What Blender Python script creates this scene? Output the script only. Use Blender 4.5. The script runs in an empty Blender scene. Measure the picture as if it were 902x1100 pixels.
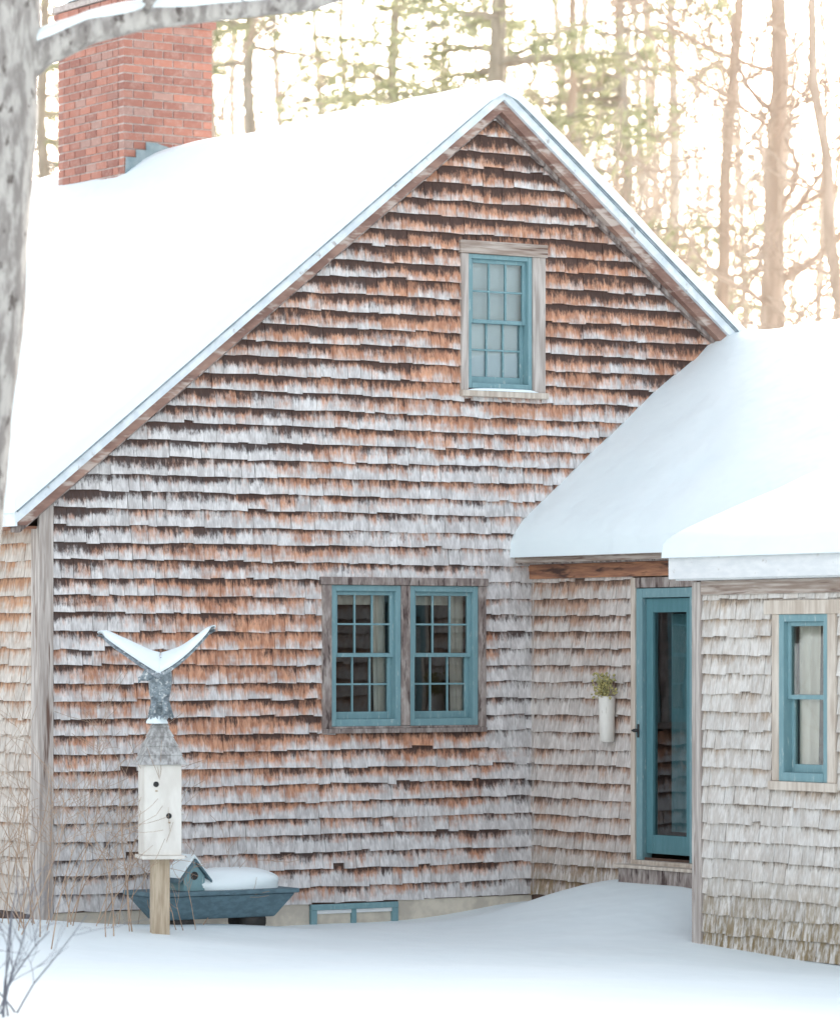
import bpy, math, random
from mathutils import Vector, noise
random.seed(7)
scene=bpy.context.scene
R=math.radians

# ---------------------------------------------------------------- helpers
def link(ob,parent=None):
    scene.collection.objects.link(ob)
    if parent: ob.parent=parent
    return ob
def empty(name):
    e=bpy.data.objects.new(name,None); scene.collection.objects.link(e); e.empty_display_size=.2; return e
def mesh(name,V,F,mat,parent=None,smooth=False,col=None,bevel=0):
    me=bpy.data.meshes.new(name); me.from_pydata([tuple(v) for v in V],[],F)
    if col is not None:
        ca=me.color_attributes.new(name="sh",type='FLOAT_COLOR',domain='CORNER')
        flat=[]
        for c in col: flat.extend(c)
        ca.data.foreach_set("color",flat)
    if smooth: me.polygons.foreach_set("use_smooth",[True]*len(me.polygons))
    me.materials.append(mat); me.update()
    ob=bpy.data.objects.new(name,me); link(ob,parent)
    if bevel:
        m=ob.modifiers.new("b",'BEVEL'); m.width=bevel; m.segments=2; m.limit_method='ANGLE'
    return ob
def boxdata(x0,x1,y0,y1,z0,z1):
    V=[(x0,y0,z0),(x1,y0,z0),(x1,y1,z0),(x0,y1,z0),(x0,y0,z1),(x1,y0,z1),(x1,y1,z1),(x0,y1,z1)]
    F=[(0,3,2,1),(4,5,6,7),(0,1,5,4),(1,2,6,5),(2,3,7,6),(3,0,4,7)]
    return V,F
def box(name,x0,x1,y0,y1,z0,z1,mat,parent=None,bevel=.004):
    V,F=boxdata(min(x0,x1),max(x0,x1),min(y0,y1),max(y0,y1),z0,z1)
    return mesh(name,V,F,mat,parent,bevel=bevel)
def prism(name,poly,y0,y1,mat,parent=None,bevel=0):
    n=len(poly); V=[(x,y0,z) for x,z in poly]+[(x,y1,z) for x,z in poly]
    F=[tuple(range(n)),tuple(range(2*n-1,n-1,-1))]+[(i,i+n,(i+1)%n+n,(i+1)%n) for i in range(n)]
    return mesh(name,V,F,mat,parent,bevel=bevel)
class Frame:
    def __init__(s,o,d,n): s.o=Vector(o); s.d=Vector(d); s.n=Vector(n)
    def P(s,a,z,out): p=s.o+s.d*a+s.n*out; return (p.x,p.y,z)
def wbox(name,fr,a0,a1,z0,z1,d0,d1,mat,parent=None,bevel=.004):
    p=fr.P(a0,z0,d0); q=fr.P(a1,z1,d1)
    return box(name,p[0],q[0],p[1],q[1],z0,z1,mat,parent,bevel)
def tube(V,F,pts,rad,n=6,cap=True):
    base=len(V); prev=None
    for i,p in enumerate(pts):
        if i==0: t=pts[1]-pts[0]
        elif i==len(pts)-1: t=pts[-1]-pts[-2]
        else: t=pts[i+1]-pts[i-1]
        if t.length<1e-7: t=Vector((0,0,1))
        t.normalize()
        if prev is None:
            a=Vector((1,0,0)) if abs(t.x)<.8 else Vector((0,1,0))
            u=t.cross(a).normalized()
        else:
            u=(prev-t*prev.dot(t)).normalized()
        prev=u; w=t.cross(u)
        for k in range(n):
            an=2*math.pi*k/n
            V.append(p+(u*math.cos(an)+w*math.sin(an))*rad[i])
    for i in range(len(pts)-1):
        for k in range(n):
            F.append((base+i*n+k,base+i*n+(k+1)%n,base+(i+1)*n+(k+1)%n,base+(i+1)*n+k))
    if cap:
        F.append(tuple(base+k for k in range(n))[::-1]); e=base+(len(pts)-1)*n
        F.append(tuple(e+k for k in range(n)))

# ---------------------------------------------------------------- materials
class NT:
    def __init__(s,name):
        s.m=bpy.data.materials.new(name); s.m.use_nodes=True; s.t=s.m.node_tree; s.t.nodes.clear()
        s.out=s.n('ShaderNodeOutputMaterial'); s.b=s.n('ShaderNodeBsdfPrincipled'); s.l(s.b.outputs[0],s.out.inputs[0])
        s.tc=s.n('ShaderNodeTexCoord')
    def n(s,t,**k):
        x=s.t.nodes.new(t)
        for a,b in k.items(): setattr(x,a,b)
        return x
    def l(s,a,b): s.t.links.new(a,b)
    def set(s,sock,v):
        if hasattr(v,'is_output') or isinstance(v,bpy.types.NodeSocket): s.l(v,sock)
        else: sock.default_value=v
    def map(s,scale,loc=(0,0,0)):
        x=s.n('ShaderNodeMapping'); x.inputs['Scale'].default_value=scale; x.inputs['Location'].default_value=loc
        s.l(s.tc.outputs['Object'],x.inputs[0]); return x.outputs[0]
    def noise(s,vec,scale=1,detail=2,rough=.55):
        x=s.n('ShaderNodeTexNoise'); x.inputs['Scale'].default_value=scale; x.inputs['Detail'].default_value=detail
        x.inputs['Roughness'].default_value=rough; s.l(vec,x.inputs['Vector']); return x.outputs[0]
    def ma(s,op,a,b=0.0,c=None,clamp=False):
        x=s.n('ShaderNodeMath',operation=op); x.use_clamp=clamp; s.set(x.inputs[0],a); s.set(x.inputs[1],b)
        if c is not None: s.set(x.inputs[2],c)
        return x.outputs[0]
    def mr(s,v,a,b,c=0.,d=1.):
        x=s.n('ShaderNodeMapRange',interpolation_type='SMOOTHSTEP'); s.set(x.inputs[0],v)
        for i,q in enumerate((a,b,c,d)): x.inputs[i+1].default_value=q
        return x.outputs[0]
    def mix(s,f,a,b,mode='MIX'):
        x=s.n('ShaderNodeMix',data_type='RGBA',blend_type=mode); s.set(x.inputs[0],f)
        for i,q in ((6,a),(7,b)):
            if isinstance(q,tuple): x.inputs[i].default_value=(q[0],q[1],q[2],1)
            else: s.l(q,x.inputs[i])
        return x.outputs[2]
    def bump(s,h,st=.3,dist=.01):
        x=s.n('ShaderNodeBump'); x.inputs['Strength'].default_value=st; x.inputs['Distance'].default_value=dist
        s.l(h,x.inputs['Height']); s.l(x.outputs[0],s.b.inputs['Normal'])
    def base(s,c,rough=.8):
        s.set(s.b.inputs['Base Color'],c if not isinstance(c,tuple) else (c[0],c[1],c[2],1)); s.b.inputs['Roughness'].default_value=rough

def mat_two(name,c1,c2,scale=(8,8,8),rough=.8,lo=.35,hi=.65,bump=.3,dist=.004,c3=None,s3=(3,3,3),l3=.55,h3=.7):
    k=NT(name); n=k.noise(k.map(scale),1,3,.6)
    c=k.mix(k.mr(n,lo,hi),c1,c2)
    if c3: c=k.mix(k.mr(k.noise(k.map(s3,(3,7,1)),1,3,.6),l3,h3),c,c3)
    k.base(c,rough)
    if bump: k.bump(n,bump,dist)
    return k.m

def mat_shingle(name,gray1,gray2,rust1,rust2,dark,gable=False,rbias=0,dbias=0,green=0):
    k=NT(name)
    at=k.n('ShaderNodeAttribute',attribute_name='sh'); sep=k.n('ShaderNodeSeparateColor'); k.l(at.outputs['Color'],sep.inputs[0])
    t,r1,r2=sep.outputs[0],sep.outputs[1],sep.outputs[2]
    s1=k.noise(k.map((22,22,5)),1,4,.75); s2=k.noise(k.map((30,30,7),(5,3,1)),1,4,.80); s3=k.noise(k.map((24,24,8),(1,8,2)),1,2,.6)
    big=k.noise(k.map((.55,.55,.9),(2.3,1.1,4.2)),1,1,.5)
    big2=k.noise(k.map((1.3,1.3,6.0),(7.3,2.1,1.2)),1,3,.65)
    big3=k.noise(k.map((1.5,1.5,5.5),(1.3,9.1,5.2)),1,3,.65)
    pos=k.n('ShaderNodeSeparateXYZ'); k.l(k.tc.outputs['Object'],pos.inputs[0]); z=pos.outputs[2]; x=pos.outputs[0]
    grain=k.noise(k.map((150,150,6)),1,1,.6)
    if gable:
        up=k.mr(z,2.8,4.4)
        d=k.ma('ABSOLUTE',k.ma('SUBTRACT',z,1.75)); band=k.mr(d,1.2,.3,0,.82)
        bx=k.mr(k.ma('ABSOLUTE',k.ma('SUBTRACT',x,2.3)),2.6,.9)
        rr=k.ma('MAXIMUM',up,k.ma('MULTIPLY',band,bx))
        rr=k.ma('MULTIPLY_ADD',rr,.64,-.10)
        right=k.mr(x,3.7,4.15); low=k.mr(z,2.9,2.3); rr=k.ma('SUBTRACT',rr,k.ma('MULTIPLY',k.ma('MULTIPLY',right,low),.5))
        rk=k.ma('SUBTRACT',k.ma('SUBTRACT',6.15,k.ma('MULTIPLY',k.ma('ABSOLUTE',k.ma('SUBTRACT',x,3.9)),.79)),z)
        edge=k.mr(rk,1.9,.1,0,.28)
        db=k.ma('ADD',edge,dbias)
    else:
        rr=k.ma('ADD',k.ma('MULTIPLY',k.mr(z,1.2,2.7),.3),rbias); db=dbias
    rb=k.ma('ADD',rr,k.ma('MULTIPLY',k.ma('SUBTRACT',big,.5),1.3))
    rb=k.ma('ADD',rb,k.ma('MULTIPLY',k.ma('SUBTRACT',big2,.5),1.6))
    rb=k.ma('ADD',rb,k.ma('MULTIPLY',k.ma('SUBTRACT',r1,.5),.34))
    v=k.ma('ADD',t,k.ma('MULTIPLY',k.ma('SUBTRACT',s1,.5),1.8)); v=k.ma('ADD',v,rb)
    rm=k.mr(v,.24,1.08)
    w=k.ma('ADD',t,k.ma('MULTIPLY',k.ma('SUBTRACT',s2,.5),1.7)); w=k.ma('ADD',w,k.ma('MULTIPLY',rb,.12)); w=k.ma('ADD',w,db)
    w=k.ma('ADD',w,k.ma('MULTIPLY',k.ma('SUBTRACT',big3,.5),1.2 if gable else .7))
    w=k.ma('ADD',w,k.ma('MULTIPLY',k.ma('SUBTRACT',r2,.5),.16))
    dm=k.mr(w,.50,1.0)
    g=k.mix(k.mr(s3,.35,.65),gray1,gray2)
    ru=k.mix(k.mr(s3,.35,.65),rust1,rust2)
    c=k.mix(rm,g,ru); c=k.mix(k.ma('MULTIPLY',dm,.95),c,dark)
    if green: c=k.mix(k.ma('MULTIPLY',k.mr(z,.65,.0),k.mr(s1,.38,.6)),c,(.26,.19,.10))
    br=k.ma('ADD',.86,k.ma('MULTIPLY',r2,.16)); br=k.ma('ADD',br,k.ma('MULTIPLY',k.ma('SUBTRACT',grain,.5),.5))
    cc=k.n('ShaderNodeCombineColor')
    for i in range(3): k.l(br,cc.inputs[i])
    c=k.mix(1.0,c,cc.outputs[0],'MULTIPLY')
    k.base(c,.85); k.bump(grain,.5,.004)
    return k.m

M={}
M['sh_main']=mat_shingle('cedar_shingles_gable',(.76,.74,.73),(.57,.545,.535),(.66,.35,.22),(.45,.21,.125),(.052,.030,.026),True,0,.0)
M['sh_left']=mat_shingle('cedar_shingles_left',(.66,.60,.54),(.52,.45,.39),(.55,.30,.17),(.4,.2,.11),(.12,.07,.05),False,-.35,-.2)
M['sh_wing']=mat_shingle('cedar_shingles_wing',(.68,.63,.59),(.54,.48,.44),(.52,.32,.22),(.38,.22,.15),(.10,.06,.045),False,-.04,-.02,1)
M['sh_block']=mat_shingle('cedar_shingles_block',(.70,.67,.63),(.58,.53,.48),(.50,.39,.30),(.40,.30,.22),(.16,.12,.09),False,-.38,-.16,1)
M['backing']=mat_two('wall_backing',(.12,.07,.05),(.07,.04,.03),bump=0)
M['found']=mat_two('foundation_concrete',(.66,.60,.50),(.50,.45,.38),(6,6,6))
M['teal']=mat_two('teal_paint',(.20,.345,.375),(.165,.30,.33),(20,20,5),.5,.3,.7,.15,.002,(.38,.48,.48),(50,50,10),.60,.74)
M['tealdoor']=mat_two('teal_door_paint',(.10,.24,.27),(.08,.205,.23),(20,20,4),.45,.3,.7,.15,.002)
M['greytrimV']=mat_two('weathered_trim_v',(.58,.53,.49),(.34,.29,.26),(30,30,2),.8,.3,.65,.4,.004,(.14,.08,.06),(18,18,1.5),.6,.72)
M['greytrimH']=mat_two('weathered_trim_h',(.52,.45,.40),(.28,.21,.17),(2.5,2.5,45),.8,.3,.65,.4,.004,(.14,.08,.06),(2,2,30),.56,.7)
M['palewood']=mat_two('pale_weathered_wood',(.66,.59,.51),(.46,.38,.31),(25,25,3),.8,.3,.7,.35,.003)
M['darktrim']=mat_two('dark_stained_trim',(.42,.37,.34),(.20,.155,.14),(20,20,6),.75,.3,.65,.3,.003,(.07,.045,.04),(22,22,5),.54,.68)
M['rake']=mat_two('rake_board_wood',(.36,.22,.17),(.21,.115,.09),(3,3,8),.75,.3,.65,.3,.003,(.50,.41,.36),(4,4,14),.50,.66)
M['frieze']=mat_two('frieze_wood',(.46,.22,.12),(.24,.11,.07),(3,3,30),.75,.3,.65,.3,.003,(.08,.04,.03),(3,3,14),.52,.66)
M['white']=mat_two('white_painted_wood',(.78,.79,.79),(.68,.70,.71),(6,6,20),.6,.3,.7,.15,.002,(.5,.48,.45),(12,12,20),.64,.76)
M['drip']=mat_two('asphalt_edge',(.36,.41,.45),(.22,.27,.30),(12,12,12),.8)
M['frost']=mat_two('frosted_trim',(.80,.85,.88),(.62,.68,.72),(7,7,7),.7,.3,.7,.2,.003,(.42,.40,.38),(9,9,9),.62,.75)
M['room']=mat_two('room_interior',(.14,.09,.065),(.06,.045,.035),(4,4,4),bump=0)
M['curtain']=mat_two('curtain_cloth',(.80,.72,.62),(.7,.6,.5),(12,12,2),.9,bump=0)
M['blind']=mat_two('window_blind',(.78,.85,.88),(.70,.77,.81),(3,3,3),.8,bump=0)
M['metal']=mat_two('cast_metal',(.30,.35,.38),(.13,.16,.18),(30,30,30),.5,.3,.7,.4,.004,(.6,.62,.62),(40,40,40),.54,.66)
M['navy']=mat_two('blue_grey_paint',(.105,.18,.215),(.075,.13,.16),(15,15,30),.6)
M['black']=mat_two('dark_iron',(.03,.03,.03),(.05,.045,.04))
M['postwood']=mat_two('post_wood',(.56,.46,.34),(.38,.29,.2),(40,40,3),.8)
M['shake']=mat_two('grey_shake',(.52,.52,.51),(.26,.25,.24),(35,35,12),.85)
M['birdwhite']=mat_two('aged_white_paint',(.80,.77,.71),(.70,.66,.60),(12,12,5),.6,.3,.7,.15,.002,(.42,.36,.3),(25,25,8),.66,.78)
M['flash']=mat_two('lead_flashing',(.22,.29,.31),(.34,.40,.41),(9,9,9),.6)
M['mortar']=mat_two('mortar',(.60,.52,.48),(.46,.38,.35),(20,20,20),.9)
M['twig']=mat_two('shrub_twig',(.50,.36,.26),(.34,.23,.16),(10,10,10),.85,bump=0)
M['bluetwig']=mat_two('grey_twig',(.22,.24,.28),(.15,.15,.18),(10,10,10),.85,bump=0)
M['dried']=mat_two('dried_flowers',(.5,.42,.16),(.25,.25,.12),(60,60,60),.9,bump=0)
M['barkgrey']=mat_two('grey_bark',(.46,.43,.40),(.24,.215,.20),(16,16,5),.9,.36,.62,.9,.03,(.12,.10,.09),(13,13,7),.59,.68)
M['barkwarm']=mat_two('warm_bark',(.60,.46,.36),(.44,.33,.25),(10,10,2),.9,.3,.7,.4,.02)  # background trunks: bark colour lightened and warmed to imitate backlit haze
M['barkfarhaze']=mat_two('far_bark_haze',(.78,.67,.56),(.64,.53,.44),(5,5,2),.95,.3,.7,.0)  # distance haze painted in: far bark is much paler than real bark
M['barkpine']=mat_two('pine_bark',(.52,.44,.36),(.36,.30,.24),(10,10,2),.9,.3,.7,.4,.02)

def mat_brick():
    k=NT('chimney_brick'); at=k.n('ShaderNodeAttribute',attribute_name='sh'); sep=k.n('ShaderNodeSeparateColor'); k.l(at.outputs['Color'],sep.inputs[0])
    n=k.noise(k.map((25,25,25)),1,3,.6)
    c=k.mix(sep.outputs[1],(.50,.21,.15),(.31,.13,.10)); c=k.mix(k.mr(sep.outputs[2],.8,.95,0,.7),c,(.42,.27,.23)); c=k.mix(k.mr(n,.45,.75,0,.5),c,(.55,.36,.30))
    k.base(c,.85); k.bump(n,.4,.004); return k.m
M['brick']=mat_brick()
def mat_snow(name,bsc):
    k=NT(name); n=k.noise(k.map((bsc,bsc,bsc)),1,3,.6)
    k.base(k.mix(n,(.79,.90,.93),(.86,.935,.95)),.6)
    k.bump(n,.5,.07); return k.m
M['snow']=mat_snow('snow',1.1)
M['snowroof']=mat_snow('roof_snow',1.6)
def mat_glass():
    k=NT('window_glass'); k.t.nodes.remove(k.b)
    g=k.n('ShaderNodeBsdfGlossy'); g.inputs['Roughness'].default_value=.02; t=k.n('ShaderNodeBsdfTransparent'); t.inputs[0].default_value=(.86,.92,.92,1)
    f=k.n('ShaderNodeFresnel'); f.inputs[0].default_value=1.6; m=k.n('ShaderNodeMixShader')
    n=k.noise(k.map((2.5,2.5,2.5)),1,1,.5); bp=k.n('ShaderNodeBump'); bp.inputs['Strength'].default_value=.08; bp.inputs['Distance'].default_value=.02; k.l(n,bp.inputs['Height']); k.l(bp.outputs[0],g.inputs['Normal'])
    k.l(k.ma('ADD',f.outputs[0],.07),m.inputs[0]); k.l(t.outputs[0],m.inputs[1]); k.l(g.outputs[0],m.inputs[2]); k.l(m.outputs[0],k.out.inputs[0]); return k.m
M['glass']=mat_glass()
def mat_leaf(name,c1,c2):
    k=NT(name); n=k.noise(k.map((1.2,1.2,1.2)),1,1,.6); c=k.mix(k.mr(n,.35,.65),c1,c2); k.base(c,.8)
    tr=k.n('ShaderNodeBsdfTranslucent'); k.l(c,tr.inputs[0]); m=k.n('ShaderNodeMixShader'); m.inputs[0].default_value=.5
    k.l(k.b.outputs[0],m.inputs[1]); k.l(tr.outputs[0],m.inputs[2]); k.l(m.outputs[0],k.out.inputs[0]); return k.m
M['needle']=mat_leaf('pine_needles',(.62,.60,.40),(.48,.49,.32))  # needle green paled so the colour carries the background haze

# ---------------------------------------------------------------- wall builders
def backing(name,fr,a0,a1,z0,top,holes,mat,parent,extra=(),out=0):
    cuts=sorted(set([a0,a1]+[h[0] for h in holes]+[h[1] for h in holes]+list(extra)))
    cuts=[c for c in cuts if a0<=c<=a1]; V=[];F=[]
    for xa,xb in zip(cuts,cuts[1:]):
        mid=(xa+xb)/2; hs=sorted([h for h in holes if h[0]<mid<h[1]],key=lambda h:h[2]); z=z0
        for h in hs:
            b=len(V); V+=[fr.P(xa,z,out),fr.P(xb,z,out),fr.P(xb,h[2],out),fr.P(xa,h[2],out)]; F.append((b,b+1,b+2,b+3)); z=h[3]
        b=len(V); V+=[fr.P(xa,z,out),fr.P(xb,z,out),fr.P(xb,top(xb),out),fr.P(xa,top(xa),out)]; F.append((b,b+1,b+2,b+3))
    return mesh(name,V,F,mat,parent)
def shingles(name,fr,span,z0,z1,top,holes,mat,parent,e=.127,seed=1):
    rnd=random.Random(seed); V=[];F=[];C=[]
    rows=int(math.ceil((z1-z0)/e))
    for i in range(rows):
        zb=z0+i*e; zt=zb+e; sp=span(zb)
        if not sp: continue
        a,aend=sp; cuts=sorted(c for h in holes if h[2]<zt and h[3]>zb for c in (h[0],h[1]) if a<c<aend)
        a-=rnd.random()*.06; sag=rnd.uniform(-.004,.004); ph=rnd.uniform(0,6)
        while a<aend-.004:
            w=rnd.choice((.075,.09,.1,.11,.12,.13,.15,.17,.19))*rnd.uniform(.9,1.1); b=min(a+w,aend)
            for c in cuts:
                if a<c-.001 and b>c: b=c
            aa=max(a,sp[0]); m=(aa+b)/2; lo=zb+rnd.gauss(0,.0035)+sag+.005*math.sin(a*1.3+ph); hi=zt+.016
            if rnd.random()<.05: lo+=rnd.uniform(-.012,.018)
            if rnd.random()<.002: lo+=rnd.uniform(.03,.05)
            ok=b-aa>.012
            for h in holes:
                if h[0]-.001<m<h[1]+.001:
                    if zb<h[2]<zt: hi=h[2]
                    elif zb<h[3]<zt: lo=h[3]
                    elif h[2]<=zb and h[3]>=zt: ok=False
            tp=top(m)
            if tp<lo+.02: ok=False
            hi=min(hi,tp)
            if ok:
                g=.0025 if rnd.random()<.8 else .006
                l,r=aa+g/2,b-g/2; ob=.022+rnd.uniform(-.003,.006); ot=.003+rnd.uniform(0,.001); tw=rnd.uniform(-.003,.003)
                sl=rnd.gauss(0,.002); n=len(V)
                V+=[fr.P(l,lo-sl,ob+tw),fr.P(r,lo+sl,ob-tw),fr.P(r,hi,ot),fr.P(l,hi,ot),fr.P(l,lo-sl,.001),fr.P(r,lo+sl,.001)]
                F+=[(n,n+1,n+2,n+3),(n+4,n+5,n+1,n),(n+4,n,n+3),(n+5,n+2,n+1)]
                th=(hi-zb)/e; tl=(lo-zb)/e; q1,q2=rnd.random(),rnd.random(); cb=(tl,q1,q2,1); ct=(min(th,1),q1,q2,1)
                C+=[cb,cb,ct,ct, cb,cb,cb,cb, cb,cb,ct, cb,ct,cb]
            a=b
    return mesh(name,V,F,mat,parent,col=C)

def window(tag,fr,a0,a1,z0,z1,parent,mat,cols=3,rows=2,fw=.045,curtain=None,depth=.9):
    wbox(tag+'_jamb_a',fr,a0,a0+fw,z0,z1,-.09,.022,mat,parent); wbox(tag+'_jamb_b',fr,a1-fw,a1,z0,z1,-.09,.022,mat,parent)
    wbox(tag+'_head',fr,a0+fw,a1-fw,z1-fw,z1,-.09,.020,mat,parent); wbox(tag+'_sill',fr,a0+fw,a1-fw,z0,z0+fw*1.2,-.09,.026,mat,parent)
    b0,b1,y0,y1=a0+fw,a1-fw,z0+fw*1.2,z1-fw; mid=(y0+y1)/2
    for s,(s0,s1,dd) in enumerate(((mid-.015,y1,-.012),(y0,mid+.018,-.046))):
        st=.032; rb=.03 if s==0 else .055
        nm=tag+('_upper_sash' if s==0 else '_lower_sash')
        wbox(nm+'_stile_a',fr,b0,b0+st,s0,s1,dd-.03,dd,mat,parent,.003); wbox(nm+'_stile_b',fr,b1-st,b1,s0,s1,dd-.03,dd,mat,parent,.003)
        wbox(nm+'_rail_top',fr,b0+st,b1-st,s1-.03,s1,dd-.03,dd-.001,mat,parent,.003); wbox(nm+'_rail_bottom',fr,b0+st,b1-st,s0,s0+rb,dd-.03,dd-.001,mat,parent,.003)
        g0,g1,h0,h1=b0+st,b1-st,s0+rb,s1-.03
        for c in range(1,cols):
            x=g0+(g1-g0)*c/cols; wbox(nm+'_muntin_v',fr,x-.007,x+.007,h0,h1,dd-.024,dd-.004,mat,parent,.002)
        for r in range(1,rows):
            z=h0+(h1-h0)*r/rows; wbox(nm+'_muntin_h',fr,g0,g1,z-.007,z+.007,dd-.022,dd-.002,mat,parent,.002)
        P=[fr.P(g0-.005,h0-.005,dd-.014),fr.P(g1+.005,h0-.005,dd-.014),fr.P(g1+.005,h1+.005,dd-.014),fr.P(g0-.005,h1+.005,dd-.014)]
        mesh(nm+'_glass',P,[(0,1,2,3)],M['glass'],parent)
    room(tag,fr,a0+.005,a1-.005,z0+.005,z1-.005,parent,depth)
    if curtain: curtain(tag,fr,b0,b1,y0,y1,parent)
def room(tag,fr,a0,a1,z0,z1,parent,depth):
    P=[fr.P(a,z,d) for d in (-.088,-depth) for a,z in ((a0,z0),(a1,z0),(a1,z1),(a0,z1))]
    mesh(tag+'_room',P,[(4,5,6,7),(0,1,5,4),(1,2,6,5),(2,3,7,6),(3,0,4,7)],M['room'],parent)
def cloth(nm,fr,a0,a1,z0,z1,d,mat,parent,amp=.012,freq=60,taper=0):
    V=[];F=[];n=28;m=6
    for j in range(m+1):
        for i in range(n+1):
            t=i/n; zz=z0+(z1-z0)*j/m; k=1-taper*(1-j/m)
            V.append(fr.P(a0+(a1-a0)*t*k,zz,d+amp*math.sin(freq*(a0+(a1-a0)*t)+.6*j/m)))
    for j in range(m):
        for i in range(n): b=j*(n+1)+i; F.append((b,b+1,b+n+2,b+n+1))
    mesh(nm,V,F,mat,parent,True)

# ---------------------------------------------------------------- HOUSE
H=empty('shingled_house')
RX,RZ,SL=3.9,6.33,.794
roof=lambda x: RZ-SL*abs(x-RX)
G=Frame((0,0,0),(1,0,0),(0,-1,0))
holes=[(2.36,3.80,1.44,2.53),(3.62,4.34,3.99,5.12),(2.24,3.02,-.4,.10)]
gtop=lambda x: roof(x)-.05
backing('gable_wall',G,0,7.8,.1,gtop,[(2.42,3.75,1.43,2.505),(3.65,4.255,4.03,5.055)],M['backing'],H,(RX,))
Bk=Frame((0,12,0),(1,0,0),(0,1,0)); backing('rear_gable_wall',Bk,0,7.8,.0,gtop,[],M['rake'],H,(RX,))
Rt=Frame((7.8,0,0),(0,1,0),(1,0,0)); backing('right_wall',Rt,0,12,0,lambda a:3.3,[],M['rake'],H)
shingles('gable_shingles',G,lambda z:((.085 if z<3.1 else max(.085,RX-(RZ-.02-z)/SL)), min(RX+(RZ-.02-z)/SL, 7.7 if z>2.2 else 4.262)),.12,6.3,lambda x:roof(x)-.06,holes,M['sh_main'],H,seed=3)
box('foundation',.02,4.4,.005,.25,-.5,.10,M['found'],H)
box('foundation_band',.03,2.24,-.006,.003,-.4,.118,M['found'],H); box('foundation_band_b',3.03,4.26,-.006,.003,-.4,.118,M['found'],H)
box('corner_board_front',-.035,.08,-.032,.0,.06,3.15,M['greytrimV'],H); box('corner_board_side',-.034,.0,.002,.10,.06,2.9,M['greytrimV'],H)
L=Frame((0,0,0),(0,1,0),(-1,0,0))
backing('left_wall',L,0,12,.0,lambda a:3.05,[],M['backing'],H)
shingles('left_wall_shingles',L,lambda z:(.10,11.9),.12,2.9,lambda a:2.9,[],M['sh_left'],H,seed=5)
XL,XR=-.28,8.08
def chev(name,o0,o1,y0,y1,mat,x0=XL,x1=XR):
    prism(name+'_left',[(x0,roof(x0)-o0),(RX,RZ-o0),(RX,RZ-o1),(x0,roof(x0)-o1)],y0,y1,mat,H)
    prism(name+'_right',[(RX,RZ-o0),(x1,roof(x1)-o0),(x1,roof(x1)-o1),(RX,RZ-o1)],y0,y1,mat,H)
chev('roof_deck',0,.022,-.170,12.2,M['drip'])
chev('rake_strip',.023,.098,-.155,.3,M['frost'])
def rake(o0,o1,y0,mat,name,zc):
    xb=RX-(RZ-o1-zc)/SL
    poly=[(XL+.03,zc),(xb,zc),(RX,RZ-o1),(RX,RZ-o0),(XL+.03,roof(XL+.03)-o0)]
    prism(name+'_left',poly,y0,-.001,mat,H)
    prism(name+'_right',[(RX,RZ-o0),(XR,roof(XR)-o0),(XR,roof(XR)-o1),(RX,RZ-o1)],y0,-.001,mat,H)
rake(.099,.19,-.12,M['rake'],'rake_board',2.90)
rake(.15,.225,-.055,M['darktrim'],'rake_underboard',2.85)
box('left_eave_fascia',XL-.02,XL+.004,-.16,12.2,2.89,2.995,M['frost'],H)
box('left_soffit',XL+.01,.0,.01,12.1,2.88,2.90,M['frieze'],H)
def snow_roof(name,zf,xs,ys,th,edges,w=.13,amp=.03,seed=0,lip=.45,drop=0):
    V=[];F=[];nx,ny=len(xs),len(ys)
    for y in ys:
        for x in xs:
            d=1e9
            if edges[0]: d=min(d,x-xs[0])
            if edges[1]: d=min(d,xs[-1]-x)
            if edges[2]: d=min(d,y-ys[0])
            if edges[3]: d=min(d,ys[-1]-y)
            ww=w*(1+.5*noise.noise(Vector((x*1.5,y*1.5,seed+9))))
            q=min(max(d,0)/ww,1); f=math.sqrt(max(0,1-(1-q)**2))
            lp=lip*(1+.5*noise.noise(Vector((x*1.9,y*1.9,seed+3))))
            e0=d<.001; f=0 if e0 else lp+(1-lp)*f
            nn=noise.noise(Vector((x*.7,y*.7,seed)))*amp+noise.noise(Vector((x*2.3,y*2.3,seed+5)))*amp*.4
            V.append((x,y,zf(x)+.004+(th+nn)*f-(drop if e0 else 0)))
    for j in range(ny-1):
        for i in range(nx-1): b=j*nx+i; F.append((b,b+1,b+nx+1,b+nx))
    return mesh(name,V,F,M['snowroof'],H,True)
def steps(a,b,st,lo=True,hi=True):
    e=[0,.004,.014,.03,.055,.09,.13,.18]
    L_=[a+k for k in e] if lo else [a]; R_=[b-k for k in e][::-1] if hi else [b]
    n=max(1,int((R_[0]-L_[-1])/st)); return L_+[L_[-1]+(R_[0]-L_[-1])*i/n for i in range(1,n)]+R_
zs=lambda x: RZ+.015-SL*math.sqrt((x-RX)**2+.004)
snow_roof('roof_snow',zs,steps(XL-.03,XR,.12),steps(-.18,12.2,.18),.10,(1,1,1,1),.12,.04,1,.45,.020)
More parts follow.
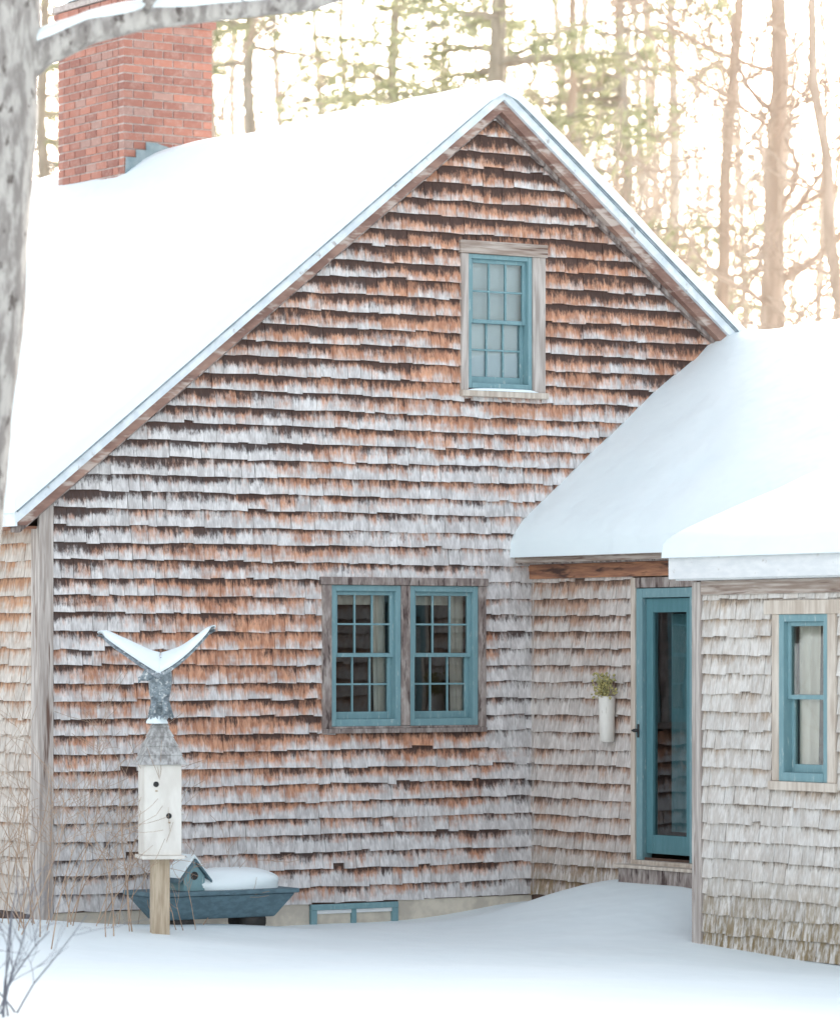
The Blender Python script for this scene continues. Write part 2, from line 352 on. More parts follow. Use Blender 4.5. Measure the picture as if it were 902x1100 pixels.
# chimney
cx0,cx1,cy0,cy1=3.58,4.48,5.30,6.52
box('chimney_core',cx0+.010,cx1-.010,cy0+.010,cy1-.010,5.2,7.74,M['mortar'],H,0)
def bricks():
    V=[];F=[];C=[];rnd=random.Random(4);h=.060;g=.014;z=5.3;r=0
    def add(x0,x1,y0,y1,z0,z1):
        v,f=boxdata(x0,x1,y0,y1,z0,z1);b=len(V);V.extend(v)
        q=(0,rnd.random(),rnd.random(),1)
        for ff in f: F.append(tuple(i+b for i in ff)); C.extend([q]*4)
    while z<7.72:
        cor=.0 if z<7.5 else .03
        x0,x1,y0,y1=cx0-cor,cx1+cor,cy0-cor,cy1+cor; off=.1 if r%2 else 0
        a=x0; first=True
        while a<x1-.01:
            b=min(a+(.1 if first and off else .2),x1); j=rnd.uniform(-.002,.003)
            add(a+g/2,b-g/2,y0-j,y0+.09,z,z+h); add(a+g/2,b-g/2,y1-.09,y1+j,z,z+h); a=b; first=False
        a=y0+.092; first=True
        while a<y1-.1:
            b=min(a+(.1 if first and not off else .2),y1-.092); j=rnd.uniform(-.002,.003)
            add(x0-j,x0+.09,a+g/2,b-g/2,z,z+h); add(x1-.09,x1+j,a+g/2,b-g/2,z,z+h); a=b; first=False
        z+=h+g; r+=1
    mesh('chimney_bricks',V,F,M['brick'],H,col=C)
bricks()
prism('chimney_flashing',[(cx0-.0,5.9),(RX,6.15),(cx1+.03,5.9),(cx1+.03,6.15),(4.1,6.42),(RX,6.47),(3.80,6.47),(3.80,6.40),(3.70,6.40),(3.70,6.33),(cx0+.02,6.33)],cy0-.020,cy0-.010,M['flash'],H)
def blob(name,cx,cy,cz,sx,sy,sz,parent,mat,n=24,noise_a=.15,seed=0):
    V=[];F=[];m=10
    def sp(v,p=.7): return math.copysign(abs(v)**p,v)
    for j in range(m+1):
        ph=math.pi/2*j/m
        for i in range(n):
            an=2*math.pi*i/n; k=1+noise_a*noise.noise(Vector((math.cos(an)*1.2,math.sin(an)*1.2,seed+j*.2)))
            V.append((cx+sx*sp(math.cos(an))*math.cos(ph)**.6*k,cy+sy*sp(math.sin(an))*math.cos(ph)**.6*k,cz+sz*math.sin(ph)))
    for j in range(m):
        for i in range(n): F.append((j*n+i,j*n+(i+1)%n,(j+1)*n+(i+1)%n,(j+1)*n+i))
    return mesh(name,V,F,mat,parent,True)
box('chimney_cap',cx0-.04,cx1+.04,cy0-.04,cy1+.04,7.74,7.80,M['mortar'],H)
blob('chimney_snow',(cx0+cx1)/2,(cy0+cy1)/2,7.80,.5,.66,.14,H,M['snowroof'])

# wing with the door
WX=4.263; W=Frame((WX,0,0),(0,-1,0),(-1,0,0))
EX,EZ,WS,WR=4.10,2.78,.80,6.2
wroof=lambda x: EZ+WS*(x-EX) if x<WR else EZ+WS*(WR-EX)-WS*(x-WR)
door=(1.40,2.13,.45,2.47)
backing('wing_wall',W,0,3.4,.0,lambda a:2.75,[(door[0]+.02,door[1]-.02,door[2]+.02,door[3]-.02)],M['backing'],H)
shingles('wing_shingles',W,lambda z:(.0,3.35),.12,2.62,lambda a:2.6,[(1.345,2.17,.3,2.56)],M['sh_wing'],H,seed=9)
wbox('wing_corner_strip',W,-.0+.03,.045,.12,2.6,.0,.02,M['greytrimV'],H)
prism('wing_roof',[(EX,EZ-.05),(WR,wroof(WR)-.05),(8.3,EZ-.05),(8.3,EZ),(WR,wroof(WR)),(EX,EZ)],-9.2,-.003,M['drip'],H)
box('wing_fascia',EX-.005,EX+.02,-3.5,-.004,2.68,2.785,M['greytrimH'],H)
box('wing_soffit',EX+.02,WX+.0,-3.5,-.004,2.67,2.69,M['darktrim'],H)
box('wing_frieze',WX-.035,WX-.001,-3.34,-.004,2.56,2.67,M['frieze'],H)
box('wing_far_wall',WX+.3,8.1,-9,-8.9,0,2.7,M['rake'],H)
box('wing_right_wall',8.0,8.1,-8.9,0,0,2.75,M['rake'],H)
snow_roof('wing_snow',lambda x:wroof(x) if abs(x-WR)>.35 else wroof(WR)+.03-WS*math.sqrt((x-WR)**2+.01),steps(EX-.05,8.36,.12),steps(-9.2,-.004,.15,True,False),.18,(1,1,1,0),.18,.06,3,.35,.02)
def wb(n,a0,a1,z0,z1,d0,d1,m,bv=.004): return wbox(n,W,a0,a1,z0,z1,d0,d1,m,H,bv)
wb('door_casing_left',1.345,1.40,.42,2.55,.0,.036,M['palewood']); wb('door_header',1.40,2.2,2.475,2.55,.0,.034,M['darktrim']); wb('door_casing_right',2.135,2.19,.42,2.475,.0,.036,M['palewood'])
wb('door_frame_left',1.40,1.475,.45,2.47,-.07,.024,M['teal']); wb('door_frame_right',2.06,2.13,.45,2.47,-.07,.024,M['teal']); wb('door_frame_top',1.475,2.06,2.40,2.47,-.07,.022,M['teal'])
wb('door_stile_left',1.478,1.56,.50,2.395,-.06,-.012,M['tealdoor']); wb('door_stile_right',1.975,2.057,.50,2.395,-.06,-.012,M['tealdoor'])
wb('door_rail_top',1.56,1.975,2.29,2.395,-.06,-.014,M['tealdoor']); wb('door_rail_bottom',1.56,1.975,.50,.64,-.06,-.014,M['tealdoor'])
mesh('door_glass',[W.P(1.555,.635,-.035),W.P(1.98,.635,-.035),W.P(1.98,2.295,-.035),W.P(1.555,2.295,-.035)],[(0,1,2,3)],M['glass'],H)
room('door',W,1.405,2.125,.455,2.465,H,1.4)
cloth('door_inner_panel',W,1.60,1.95,.66,2.28,-.16,M['tealdoor'],H,.004,40)
wb('door_threshold',1.38,2.2,.40,.45,-.07,.06,M['palewood']); wb('door_step',1.36,2.3,.12,.395,-.0,.16,M['darktrim'])
wb('door_step_tread',1.34,2.32,.396,.42,0.062,.19,M['palewood'])
wb('door_handle_plate',1.42,1.445,1.36,1.46,.025,.032,M['black']); wb('door_handle',1.425,1.44,1.40,1.425,.032,.075,M['black']); wb('door_handle_grip',1.425,1.50,1.405,1.42,.075,.088,M['black'])
# block at the right
BX=3.33; BY=-3.36; B=Frame((BX,BY,0),(0,-1,0),(-1,0,0))
bw=(.945,1.47,1.13,2.25)
backing('block_wall',B,0,5.6,-.3,lambda a:2.6,[(bw[0]+.01,bw[1]-.01,bw[2]+.01,bw[3]-.01)],M['backing'],H)
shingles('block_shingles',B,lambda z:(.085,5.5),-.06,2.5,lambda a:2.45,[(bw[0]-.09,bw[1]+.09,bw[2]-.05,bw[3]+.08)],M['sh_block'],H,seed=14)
box('block_end_wall',BX+.002,WX+.2,BY-.05,BY+.0,-.3,2.6,M['backing'],H,0)
box('block_corner_board',BX-.032,BX+.07,BY-.085,BY+.015,-.2,2.48,M['greytrimV'],H)
box('block_near_wall',BX,WX+.2,BY-5.6,BY-5.5,-.3,2.6,M['backing'],H,0)
box('block_eave_fascia',3.19,3.22,-9.0,BY+.14,2.50,2.655,M['white'],H)
box('block_eave_fascia_end',3.221,4.0,BY+.11,BY+.138,2.52,2.65,M['white'],H)
box('block_soffit',3.222,BX+.0,-9.0,BY+.10,2.49,2.51,M['white'],H)
box('block_frieze',BX-.034,BX-.001,-8.9,BY-.09,2.39,2.488,M['greytrimH'],H)
BZ=2.66; broof=lambda x: BZ+.37*(x-3.18)
prism('block_roof',[(3.18,BZ-.0),(3.18,BZ+.02),(5.0,broof(5.0)+.02),(5.0,broof(5.0)-.04)],-9.05,BY+.15,M['frost'],H)
snow_roof('block_snow',lambda x:broof(x)+.02,steps(3.15,5.0,.12,True,False),steps(-9.05,BY+.17,.15),.13,(1,0,1,1),.17,.04,6,.3,.025)
def cur(tag,fr,a0,a1,z0,z1,p):
    cloth(tag+'_curtain_a',fr,a0,a0+(a1-a0)*.62,z0,z1,-.10,M['curtain'],p,.015,55,.15)
    cloth(tag+'_curtain_b',fr,a1,a1-(a1-a0)*.34,z0,z1,-.105,M['curtain'],p,.015,55,.3)
window('block_window',B,bw[0],bw[1],bw[2],bw[3],H,M['teal'],1,1,.05,cur)
wbox('block_window_header',B,bw[0]-.15,bw[1]+.15,bw[3],bw[3]+.095,.0,.036,M['palewood'],H)
wbox('block_window_trim_a',B,bw[0]-.075,bw[0],bw[2],bw[3],.0,.024,M['palewood'],H); wbox('block_window_trim_b',B,bw[1],bw[1]+.085,bw[2],bw[3],.0,.03,M['palewood'],H)
wbox('block_window_stool',B,bw[0]-.09,bw[1]+.1,bw[2]-.06,bw[2]-.001,.0,.045,M['palewood'],H)

# gable windows
def gb(n,a0,a1,z0,z1,d0,d1,m): return wbox(n,G,a0,a1,z0,z1,d0,d1,m,H)
gb('window_trim_left',2.345,2.424,1.42,2.50,.0,.036,M['darktrim']); gb('window_trim_right',3.749,3.815,1.42,2.50,.0,.036,M['darktrim'])
gb('window_trim_mid',3.046,3.124,1.44,2.50,.0,.034,M['darktrim']); gb('window_trim_head',2.32,3.83,2.501,2.56,.0,.045,M['darktrim']); gb('window_trim_sill',2.345,3.815,1.385,1.42,.0,.05,M['darktrim'])
gb('window_subsill',2.425,3.748,1.42,1.437,.0,.032,M['darktrim'])
def curl(tag,fr,a0,a1,z0,z1,p):
    cloth(tag+'_curtain',fr,a1,a1-(a1-a0)*.24,z0,z1,-.13,M['curtain'],p,.012,70,.2)
    cloth(tag+'_valance',fr,a0,a1,z1-.10,z1,-.15,M['curtain'],p,.01,70)
window('lower_window_a',G,2.425,3.045,1.437,2.50,H,M['teal'],3,2,.045,curl,1.2)
window('lower_window_b',G,3.125,3.748,1.437,2.50,H,M['teal'],3,2,.045,curl,1.2)
gb('upper_window_trim_left',3.59,3.654,4.00,5.05,.0,.036,M['greytrimV']); gb('upper_window_trim_right',4.251,4.37,4.00,5.05,.0,.034,M['greytrimV']); gb('upper_window_head',3.575,4.385,5.051,5.15,.0,.045,M['greytrimH']); gb('upper_window_sill',3.58,4.38,3.955,4.0,.0,.065,M['palewood'])
blob('upper_window_sill_snow',3.98,-.05,4.0,.33,.018,.022,H,M['snowroof'])
def curu(tag,fr,a0,a1,z0,z1,p): cloth(tag+'_blind',fr,a0-.02,a1+.02,z0,z1,-.083,M['blind'],p,.003,30)
window('upper_window',G,3.655,4.25,4.02,5.05,H,M['teal'],3,2,.035,curu,.6)
gb('basement_window_head',2.25,3.02,.065,.108,-.02,.03,M['teal']); gb('basement_window_jamb_a',2.25,2.30,-.3,.065,-.02,.028,M['teal']); gb('basement_window_jamb_b',2.97,3.02,-.3,.065,-.02,.028,M['teal'])
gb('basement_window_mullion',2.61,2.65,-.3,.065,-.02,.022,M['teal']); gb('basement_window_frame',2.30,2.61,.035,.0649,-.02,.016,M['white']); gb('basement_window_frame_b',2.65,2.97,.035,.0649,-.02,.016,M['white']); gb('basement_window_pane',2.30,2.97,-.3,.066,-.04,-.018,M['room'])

# flower basket hung by the door
FB=empty('hanging_flower_basket')
V=[];F=[]; pb=Vector((WX-.075,-1.10,0))
tube(V,F,[pb+Vector((0,0,z)) for z in (1.32,1.33,1.45,1.60,1.66,1.665)],[.045,.058,.06,.063,.068,.06],10)
mesh('basket',V,F,M['birdwhite'],FB,True)
V=[];F=[];rnd=random.Random(2)
for i in range(130):
    a=rnd.uniform(0,6.28); s=rnd.uniform(.03,.15); p=pb+Vector((0,0,1.65)); q=p+Vector((-abs(math.cos(a))*s*.6,math.sin(a)*s,rnd.uniform(.0,.19)))
    if i%2==0: tube(V,F,[p,q],[.003,.002],4)
    r=rnd.uniform(.006,.016); b=len(V)
    V+=[q+Vector(v)*r for v in ((1,0,0),(-1,0,0),(0,1,0),(0,-1,0),(0,0,1),(0,0,-1))]; F+=[(b,b+2,b+4),(b+2,b+1,b+4),(b+1,b+3,b+4),(b+3,b,b+4),(b+2,b,b+5),(b+1,b+2,b+5),(b+3,b+1,b+5),(b,b+3,b+5)]
mesh('dried_flowers',V,F,M['dried'],FB)

# ---------------------------------------------------------------- GROUND
def gh(x,y):
    z=.035*noise.noise(Vector((x*.35,y*.35,2)))+.016*noise.noise(Vector((x*1.1,y*1.1,7)))
    z+=.35*math.exp(-((y+1.75)/1.22)**4)*math.exp(-((x-4.4)/1.1)**2)
    z+=.07*math.exp(-((x-.0)/1.0)**2-((y+.2)/1.2)**2)-.02
    z+=.10*math.exp(-((x+1.1)/1.0)**2-((y+.4)/1.2)**2)
    z+=.09*math.exp(-((x-4.2)/.6)**2-((y)/.6)**2)
    z-=.03*math.exp(-((x-2.3)/1.0)**2-((y)/.5)**2)
    z-=.045*math.exp(-((x-3.1)/.8)**2-((y+5.2)/1.6)**2)
    z+=.05*math.exp(-((x-1.05)/.8)**2-((y+.75)/.4)**2)
    d=max(0,math.hypot(x-4,y-5)-60); z+=min(d*.02,3)
    return z
def axis(c0,c1,st,far):
    n=int((c1-c0)/st); a=[c0+st*i for i in range(n+1)]; s=st; l=c0; r=a[-1]; lo=[];hi=[]
    while l>-far: s*=1.25; l-=s; lo.append(l)
    s=st
    while r<far: s*=1.25; r+=s; hi.append(r)
    return lo[::-1]+a+hi
xs=axis(-7,6,.13,400); ys=axis(-11,1,.13,400)
V=[(x,y,gh(x,y)) for y in ys for x in xs]; nx=len(xs)
F=[(j*nx+i,j*nx+i+1,(j+1)*nx+i+1,(j+1)*nx+i) for j in range(len(ys)-1) for i in range(nx-1)]
mesh('snowy_ground',V,F,M['snow'],None,True)

# ---------------------------------------------------------------- BIRDHOUSE + EAGLE
def spin(pts,c,an):
    ca,sa=math.cos(an),math.sin(an); return [(c[0]+x*ca-y*sa,c[1]+x*sa+y*ca,z) for x,y,z in pts]
bc=(.295,-1.2); ban=R(-33)+R(14)
BH=empty('birdhouse_on_post')
def rbox(name,x0,x1,y0,y1,z0,z1,mat,par,c=bc,an=ban,top=1.0,bevel=.004):
    V,F=boxdata(x0,x1,y0,y1,z0,z1); mx,my=(x0+x1)/2,(y0+y1)/2
    V=[(mx+(x-mx)*top,my+(y-my)*top,z) if z==z1 else (x,y,z) for x,y,z in V]
    return mesh(name,spin(V,c,an),F,mat,par,bevel=bevel)
rbox('post',-.062,.062,-.05,.05,-.3,.56,M['postwood'],BH)
rbox('base_board',-.15,.15,-.15,.15,.56,.585,M['birdwhite'],BH)
rbox('house_body',-.13,.13,-.13,.13,.586,1.215,M['birdwhite'],BH)
for nm,x,z in (('hole_a',-.05,1.08),('hole_c',.04,.86)):
    V=[];F=[]; tube(V,F,[Vector((x,-.134,z)),Vector((x,-.12,z))],[.02,.02],12); mesh(nm,spin([tuple(v) for v in V],bc,ban),F,M['black'],BH)
    V=[];F=[]; tube(V,F,[Vector((x,-.13,z-.045)),Vector((x,-.17,z-.045))],[.006,.006],6); mesh(nm+'_perch',spin([tuple(v) for v in V],bc,ban),F,M['postwood'],BH)
for i in range(5):
    z0=1.216+i*.064; s0=.165-i*.026
    rbox('roof_course_%d'%i,-s0,s0,-s0,s0,z0,z0+.075,M['shake'],BH,top=(s0-.04)/s0,bevel=.003)
blob('roof_snow_patch',bc[0]-.02,bc[1]-.01,1.50,.07,.07,.06,BH,M['snowroof'],12,.3)
EG=empty('eagle_sculpture'); ean=R(-33); ec=bc
def loft(path,n=12):
    V=[];F=[]
    for (x,y,z,rx,ry) in path:
        for k in range(n):
            a=2*math.pi*k/n; V.append((x+rx*math.cos(a),y+ry*math.sin(a),z))
    for i in range(len(path)-1):
        for k in range(n): F.append((i*n+k,i*n+(k+1)%n,(i+1)*n+(k+1)%n,(i+1)*n+k))
    F.append(tuple(range(n))[::-1]); e=(len(path)-1)*n; F.append(tuple(e+k for k in range(n))); return V,F
V,F=loft([(0,.03,1.60,.03,.03),(0,.02,1.64,.055,.05),(0,0,1.71,.075,.065),(.005,-.01,1.79,.082,.07),(.01,-.02,1.87,.075,.06),(.01,-.02,1.93,.05,.045),(.01,-.02,1.96,.015,.015)])
mesh('body',spin(V,ec,ean),F,M['metal'],EG,True)
V=[];F=[]
tube(V,F,[Vector((-.0,-.05,1.87)),Vector((-.035,-.10,1.87)),Vector((-.07,-.12,1.845)),Vector((-.10,-.125,1.815))],[.045,.047,.045,.032],10)
tube(V,F,[Vector((-.095,-.125,1.82)),Vector((-.132,-.13,1.81)),Vector((-.14,-.13,1.78))],[.024,.016,.003],8)
mesh('head',spin([tuple(v) for v in V],ec,ean),F,M['metal'],EG,True)
V=[];F=[]
for s in (-1,1):
    tube(V,F,[Vector((s*.035,-.02,1.68)),Vector((s*.04,-.04,1.60)),Vector((s*.035,-.04,1.545))],[.028,.018,.012],8)
    for t in (-1,0,1): tube(V,F,[Vector((s*.035,-.04,1.55)),Vector((s*.035+t*.02,-.075,1.55)),Vector((s*.035+t*.025,-.09,1.53))],[.01,.008,.003],6)
tube(V,F,[Vector((-.06,-.05,1.545)),Vector((.06,-.05,1.545))],[.014,.014],8)
mesh('legs_and_talons',spin([tuple(v) for v in V],ec,ean),F,M['metal'],EG,True)
V=[];F=[]
for i in range(-2,3):
    b=len(V); x=i*.022; V+=[(x-.014,.03,1.68),(x+.014,.03,1.68),(x*1.7+.018,.12,1.54),(x*1.7,.125,1.525),(x*1.7-.018,.12,1.54)]; F.append((b,b+1,b+2,b+3,b+4))
mesh('tail',spin(V,ec,ean),F,M['metal'],EG)
def wing(s,off,th,mat,nm,shrink=1.,wav=0):
    V=[];F=[];n=16;m=8
    for layer in (0,1):
        for i in range(n+1):
            t=i/n; x=s*(-.02+(.42 if s<0 else .375)*t); z=1.93+.205*t**1.35+.02*math.sin(t*3.14)*(1 if s<0 else -.6)+(.04*t if s>0 else 0)
            ch=(.30*(1-t)**.6+.03)*shrink
            for j in range(m+1):
                q=j/m; y=-ch*.6+ch*q; zz=z+.50*(q-.55)*ch-(.05*(q-.4)**2)
                if not wav and layer==0 and j%2: zz-=.006
                edge=min(q,1-q,t+.3,(1-t)*1.5+.02)*4
                V.append((x+s*(q*.04 if j%2 else q*.03),y,zz+off+(th*min(1,edge)**.6*(1+.25*noise.noise(Vector((x*9,y*9,3)))) if layer else 0)))
    k=(n+1)*(m+1)
    for L_ in (0,1):
        for i in range(n):
            for j in range(m):
                b=L_*k+i*(m+1)+j; f=(b,b+1,b+m+2,b+m+1); F.append(f if L_ else f[::-1])
    for i in range(n):
        for j in (0,m):
            b=i*(m+1)+j; F.append((b,b+m+1,b+m+1+k,b+k))
    for j in range(m):
        for i in (0,n): b=i*(m+1)+j; F.append((b,b+1,b+1+k,b+k))
    mesh(nm,spin(V,ec,ean),F,mat,EG,True)
for s,n_ in ((-1,'left'),(1,'right')):
    wing(s,-.018,.014,M['metal'],n_+'_wing',1.06); wing(s,.003,.035,M['snowroof'],n_+'_wing_snow',.88,1)

# ---------------------------------------------------------------- PLANTER TROUGH
PT=empty('wooden_planter_trough'); yc=-.62
x0,x1=.47,1.62
b=[(x0+.13,yc-.14),(x1-.13,yc-.14),(x1-.13,yc+.14),(x0+.13,yc+.14)]; t=[(x0,yc-.22),(x1,yc-.22),(x1,yc+.22),(x0,yc+.22)]
V=[(x,y,.09) for x,y in b]+[(x,y,.26) for x,y in t]
F=[(0,3,2,1),(4,5,6,7),(0,1,5,4),(1,2,6,5),(2,3,7,6),(3,0,4,7)]
mesh('trough_body',V,F,M['navy'],PT,bevel=.012)
box('trough_rim',x0-.02,x1+.02,yc-.24,yc+.24,.262,.295,M['navy'],PT,.008)
for n_,x in (('leg_a',x0+.28),('leg_b',x1-.28)):
    V=[];F=[]; tube(V,F,[Vector((x,yc-.13,.06)),Vector((x,yc+.13,.06))],[.085,.085],14); mesh(n_,V,F,M['black'],PT,True)
blob('trough_snow',1.19,yc,.296,.41,.21,.15,PT,M['snowroof'],32,.2,2)
SB=(.80,yc-.08)
prism('small_birdhouse_body',[(SB[0]-.085,.297),(SB[0]+.085,.297),(SB[0]+.085,.40),(SB[0],.50),(SB[0]-.085,.40)],SB[1]-.1,SB[1]+.1,M['teal'],PT)
for s,n_ in ((-1,'a'),(1,'b')):
    prism('small_birdhouse_roof_'+n_,[(SB[0],.505),(SB[0]+s*.13,.355),(SB[0]+s*.13,.372),(SB[0],.527)],SB[1]-.13,SB[1]+.13,M['navy'],PT)
    prism('small_birdhouse_snow_'+n_,[(SB[0],.529),(SB[0]+s*.12,.386),(SB[0]+s*.11,.42),(SB[0],.56)],SB[1]-.11,SB[1]+.12,M['snowroof'],PT,.01)
V=[];F=[]; tube(V,F,[Vector((SB[0],SB[1]-.104,.405)),Vector((SB[0],SB[1]-.09,.405))],[.03,.03],14); mesh('small_birdhouse_hole',V,F,M['black'],PT)

# ---------------------------------------------------------------- VEGETATION
VP=Vector((-13.53,-25.81,0)); DV=Vector((math.sin(R(33)),math.cos(R(33)),0)); RV=Vector((math.cos(R(33)),-math.sin(R(33)),0))
def site(dist,lat): return VP+DV*dist+RV*lat
def grow(V,F,p,d,length,r,lev,rnd,up=.15,segs=6,kids=(5,7),spread=.9,wob=.18,minr=.004,sides=(8,6,4,3),taper=.35,lstart=.3):
    pts=[p.copy()];rad=[r];dd=d.normalized();st=length/segs
    for i in range(segs):
        dd=(dd+Vector((rnd.gauss(0,wob),rnd.gauss(0,wob),rnd.gauss(0,wob)+up*.25))).normalized()
        pts.append(pts[-1]+dd*st); rad.append(max(minr,r*(1-(1-taper)*(i+1)/segs)))
    tube(V,F,pts,rad,sides[min(3,3-lev if lev<=3 else 0)],False)
    if lev<=0: return
    for k in range(rnd.randint(*kids)):
        t=rnd.uniform(lstart,1)*segs; i=min(int(t),segs-1); q=pts[i].lerp(pts[i+1],t-i)
        ax=(pts[i+1]-pts[i]).normalized(); rv=Vector((rnd.gauss(0,1),rnd.gauss(0,1),rnd.gauss(0,.6)+.25)); rv=(rv-ax*rv.dot(ax)).normalized()
        nd=(ax*(1-spread*.5)+rv*spread).normalized()
        grow(V,F,q,nd,length*rnd.uniform(.35,.6),max(minr,rad[i]*rnd.uniform(.4,.6)),lev-1,rnd,up,max(3,segs-1),kids,spread,wob,minr,sides,taper,.2)
def trunk_tree(V,F,base,h,r,rnd,nb,lev,zmin,zmax,lean=(0,0),blen=(1.5,4),up=.2,minr=.006,wob=.02,brk=(.22,.4)):
    n=14; pts=[];rad=[];o=Vector((0,0,0))
    for i in range(n+1):
        t=i/n; o+=Vector((rnd.gauss(0,wob*3),rnd.gauss(0,wob*3),0)); pts.append(base+o+Vector((lean[0]*t,lean[1]*t,h*t-.3))); rad.append(r*(1-.75*t)+.01)
    tube(V,F,pts,rad,8,False)
    for k in range(nb):
        z=rnd.uniform(zmin,zmax); t=min(z/h,.98)*n; i=int(t); q=pts[i].lerp(pts[i+1],t-i); a=rnd.uniform(0,6.283)
        grow(V,F,q,Vector((math.cos(a),math.sin(a),rnd.uniform(.1,.9))),rnd.uniform(*blen)*(1.1-.5*z/h),max(rad[i]*rnd.uniform(*brk),minr*1.8),lev,rnd,up,6,(4,6),.8,.16,minr)
    return pts,rad

T=empty('maple_tree')
tb=site(22,-2.55)
tp=[tb+RV*x+Vector((0,0,z)) for x,z in ((-.12,-.3),(-.10,.4),(-.05,1.5),(.06,2.6),(.15,3.3),(.22,4.0),(.28,4.7),(.31,5.25),(.30,6.6),(.22,8.0),(.1,9.5))]
tr=[.32,.25,.22,.205,.195,.19,.185,.175,.15,.12,.07]
TP=[];TR=[]
for i in range(len(tp)-1):
    for k in range(6):
        t=k/6; p=tp[i].lerp(tp[i+1],t); TP.append(p+Vector((noise.noise(p*1.3)*.02,noise.noise(p*1.3+Vector((5,0,0)))*.02,0))); TR.append((tr[i]*(1-t)+tr[i+1]*t)*(1+.06*noise.noise(p*3)))
V=[];F=[]; tube(V,F,TP,TR,28,False)
V=[v+Vector((noise.noise(v*9),noise.noise(v*9+Vector((3,3,3))),0))*.012 for v in V]
mesh('trunk',V,F,M['barkgrey'],T,True)
rnd=random.Random(11)
V=[];F=[]
lb=[tb+RV*x+DV*y+Vector((0,0,z)) for x,y,z in ((.30,0,5.12),(.50,0,5.26),(.77,0,5.38),(1.03,.05,5.45),(1.45,.1,5.50),(1.95,.2,5.56),(2.6,.4,5.8),(3.5,.5,6.3))]
lr=[.12,.085,.075,.068,.056,.046,.034,.02]
tube(V,F,lb,lr,12,False)
for i in range(3,7):
    for k in range(2):
        grow(V,F,lb[i],(RV*rnd.uniform(.3,1)+DV*rnd.gauss(0,.5)+Vector((0,0,rnd.uniform(.3,.9)))),1.2,lr[i]*.4,1,rnd)
for k in range(14):
    i=rnd.randint(8,10); grow(V,F,tp[i],Vector((rnd.gauss(0,1),rnd.gauss(0,1),.5)),2.6,tr[i]*.4,2,rnd)
mesh('limbs',V,F,M['barkgrey'],T,True)
sp=[p+Vector((0,0,r*.8)) for p,r in zip(lb,lr)]
pts=[];rad=[];V=[];F=[]
for i in range(len(sp)-1):
    for k in range(6):
        t=k/6; pts.append(sp[i].lerp(sp[i+1],t)); rad.append((lr[i]*(1-t)+lr[i+1]*t)*.75*(1+.3*noise.noise(pts[-1]*4)))
rad[0]=.01; rad[-1]=.005
tube(V,F,pts,rad,10,False); mesh('limb_snow',V,F,M['snowroof'],T,True)

def pine(base,h,r,seed,zmin,nb,name='pine_tree'):
    rnd=random.Random(seed); E=empty(name); V=[];F=[];NV=[];NF=[]
    n=14;pts=[];rad=[]
    for i in range(n+1):
        t=i/n; pts.append(base+Vector((rnd.gauss(0,.05),rnd.gauss(0,.05),h*t-.3))); rad.append(r*(1-.8*t)+.01)
    tube(V,F,pts,rad,10,False)
    for k in range(nb):
        z=zmin+(h*.97-zmin)*rnd.random()**1.15; t=z/h*n; i=min(int(t),n-1); q=pts[i].lerp(pts[i+1],t-i); a=rnd.uniform(0,6.283)
        ln=(1-(z-zmin)/(h-zmin)*.75)*rnd.uniform(1.6,4.0); d=Vector((math.cos(a),math.sin(a),rnd.uniform(-.05,.3))); bp=[q.copy()];s=6
        for j in range(s): d=(d+Vector((rnd.gauss(0,.1),rnd.gauss(0,.1),-.05 if j<4 else .06))).normalized(); bp.append(bp[-1]+d*ln/s)
        tube(V,F,bp,[max(.008,.04*(1-j/s)) for j in range(s+1)],4,False)
        for tt in range(int(ln*11)):
            u=rnd.uniform(.25,1)*s; j=min(int(u),s-1); c=bp[j].lerp(bp[j+1],u-j); side=Vector((rnd.gauss(0,1),rnd.gauss(0,1),rnd.gauss(0,.3))).normalized()*rnd.uniform(.1,.7)
            e=c+side+Vector((0,0,-.05)); tube(V,F,[c,e],[.008,.005],3,False)
            for m in range(3):
                cc=c.lerp(e,rnd.uniform(.4,1.05))
                for nn in range(6):
                    nd=(side.normalized()*.7+Vector((rnd.gauss(0,.6),rnd.gauss(0,.6),rnd.gauss(0,.6)))).normalized(); L_=rnd.uniform(.10,.20)
                    w=nd.cross(Vector((rnd.gauss(0,1),rnd.gauss(0,1),rnd.gauss(0,1)))).normalized()*.013; b=len(NV)
                    NV.extend([cc-w,cc+w,cc+nd*L_]); NF.append((b,b+1,b+2))
    mesh('trunk_and_branches',V,F,M['barkpine'],E,True); mesh('needles',NV,NF,M['needle'],E)
pine(site(55,1.06),17,.20,1,8.8,60)
pine(site(62,-2.6),17,.15,2,7.4,75)
pine(site(66,-.4),18,.15,3,7.8,70)
pine(site(64,3.2),17,.15,4,7.8,62)
pine(site(70,-6.5),18,.18,5,6.5,60)
def bare(dist,lat,h,r,seed,mat,lean=(0,0),nb=16,zmin=4.5,lev=2):
    rnd=random.Random(seed); E=empty('bare_tree'); V=[];F=[]
    trunk_tree(V,F,site(dist,lat),h,r,rnd,nb,lev,zmin,h*.95,lean,minr=.009); mesh('trunk_and_limbs',V,F,mat,E,True)
bare(58,4.2,16,.13,21,M['barkwarm'],(.3,0),20)
bare(52,4.25,15,.19,22,M['barkwarm'],(.2,.2),24)
bare(60,2.3,15,.11,23,M['barkwarm'],(-.2,0),18)
bare(50,5.6,13,.10,24,M['barkwarm'],(-.9,0),26,4)
bare(57,-3.2,15,.10,25,M['barkwarm'],(.2,0),14)
bare(56,6.4,14,.11,26,M['barkwarm'],(.5,0),26,4)
rnd=random.Random(77); V=[];F=[]
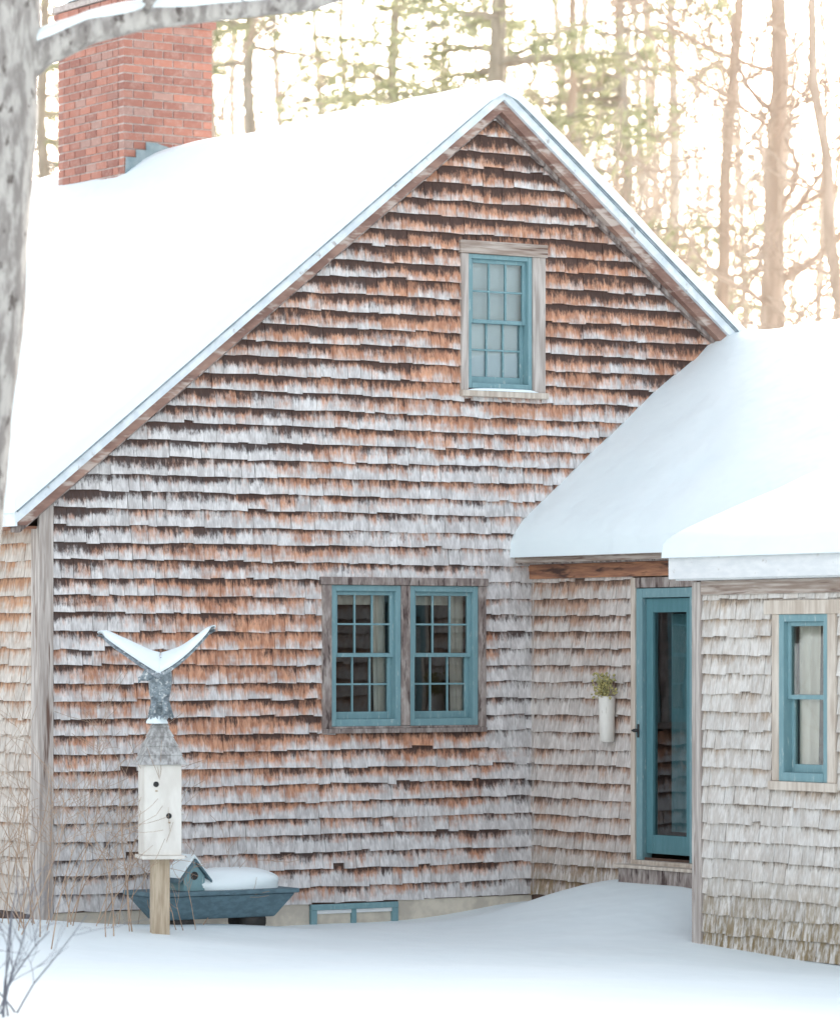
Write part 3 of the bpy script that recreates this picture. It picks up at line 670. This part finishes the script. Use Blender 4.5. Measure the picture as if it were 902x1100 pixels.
for k in range(120):
    D=rnd.uniform(66,115); lat=rnd.uniform(-.36,.36)*D if k>60 else rnd.uniform(-.11,.13)*D
    trunk_tree(V,F,site(D,lat)+Vector((0,0,.5)),rnd.uniform(12,20),rnd.uniform(.05,.15),rnd,22,1,4,15,(rnd.gauss(0,.5),0),(1.5,4.5),.3,.014)
mesh('forest_background',V,F,M['barkfarhaze'],None,True)

def shrub(name,c,n,h,spreadx,mat,seed,rr=.006,lean=(0,0)):
    rnd=random.Random(seed);V=[];F=[]
    for i in range(n):
        p=Vector((c[0]+rnd.gauss(0,spreadx),c[1]+rnd.gauss(0,spreadx*.7),0)); p.z=gh(p.x,p.y)-.05
        grow(V,F,p,Vector((rnd.gauss(lean[0],.3),rnd.gauss(lean[1],.3),1)),h*rnd.uniform(.5,1.1),rr*rnd.uniform(.7,1.2),2,rnd,.1,6,(2,4),.6,.13,.0016,(5,4,4,3))
    mesh(name,V,F,mat,None,True)
shrub('bare_shrub',(-.35,-.9),34,1.35,.40,M['twig'],5,.005)
shrub('bare_shrub',(.5,-.75),12,.8,.22,M['twig'],6,.004)
sc_=site(22.5,-2.3); shrub('bare_sapling',(sc_.x,sc_.y),8,.85,.12,M['bluetwig'],8,.007,(.15,-.1))

# ---------------------------------------------------------------- LIGHT / WORLD / CAMERA
w=bpy.data.worlds.new("World"); scene.world=w; w.use_nodes=True; nt=w.node_tree
bg=nt.nodes['Background']; sky=nt.nodes.new('ShaderNodeTexSky'); sky.sky_type='NISHITA'; sky.sun_disc=False
SEL,SAZ=22,48
sky.sun_elevation=R(SEL); sky.sun_rotation=R(SAZ); sky.air_density=1.0; sky.dust_density=4.0; sky.ozone_density=1.0
hs=nt.nodes.new('ShaderNodeHueSaturation'); hs.inputs['Saturation'].default_value=.42
tint=nt.nodes.new('ShaderNodeMix'); tint.data_type='RGBA'; tint.blend_type='MULTIPLY'; tint.inputs[0].default_value=1; tint.inputs[7].default_value=(1.03,1.0,.965,1)
nt.links.new(sky.outputs[0],hs.inputs['Color']); nt.links.new(hs.outputs[0],tint.inputs[6]); nt.links.new(tint.outputs[2],bg.inputs[0]); bg.inputs[1].default_value=.55
sun=bpy.data.lights.new('sun','SUN'); sun.energy=2.4; sun.angle=R(3); sun.color=(1,.92,.80)
so=bpy.data.objects.new('sun',sun); link(so)
sd=Vector((math.sin(R(SAZ))*math.cos(R(SEL)),math.cos(R(SAZ))*math.cos(R(SEL)),math.sin(R(SEL))))
so.rotation_euler=sd.to_track_quat('Z','Y').to_euler()
cam=bpy.data.cameras.new('camera'); co=bpy.data.objects.new('camera',cam); link(co); scene.camera=co
co.location=(-13.53,-25.81,2.0); co.rotation_euler=(R(90),0,R(-33))
cam.sensor_fit='HORIZONTAL'; cam.sensor_width=36; cam.lens=4350/902*36; cam.shift_y=150/902; cam.clip_start=.5; cam.clip_end=2000
cam.dof.use_dof=True; cam.dof.focus_distance=30; cam.dof.aperture_fstop=2.8
scene.view_settings.view_transform='Standard'; scene.view_settings.look='None'; scene.view_settings.exposure=0
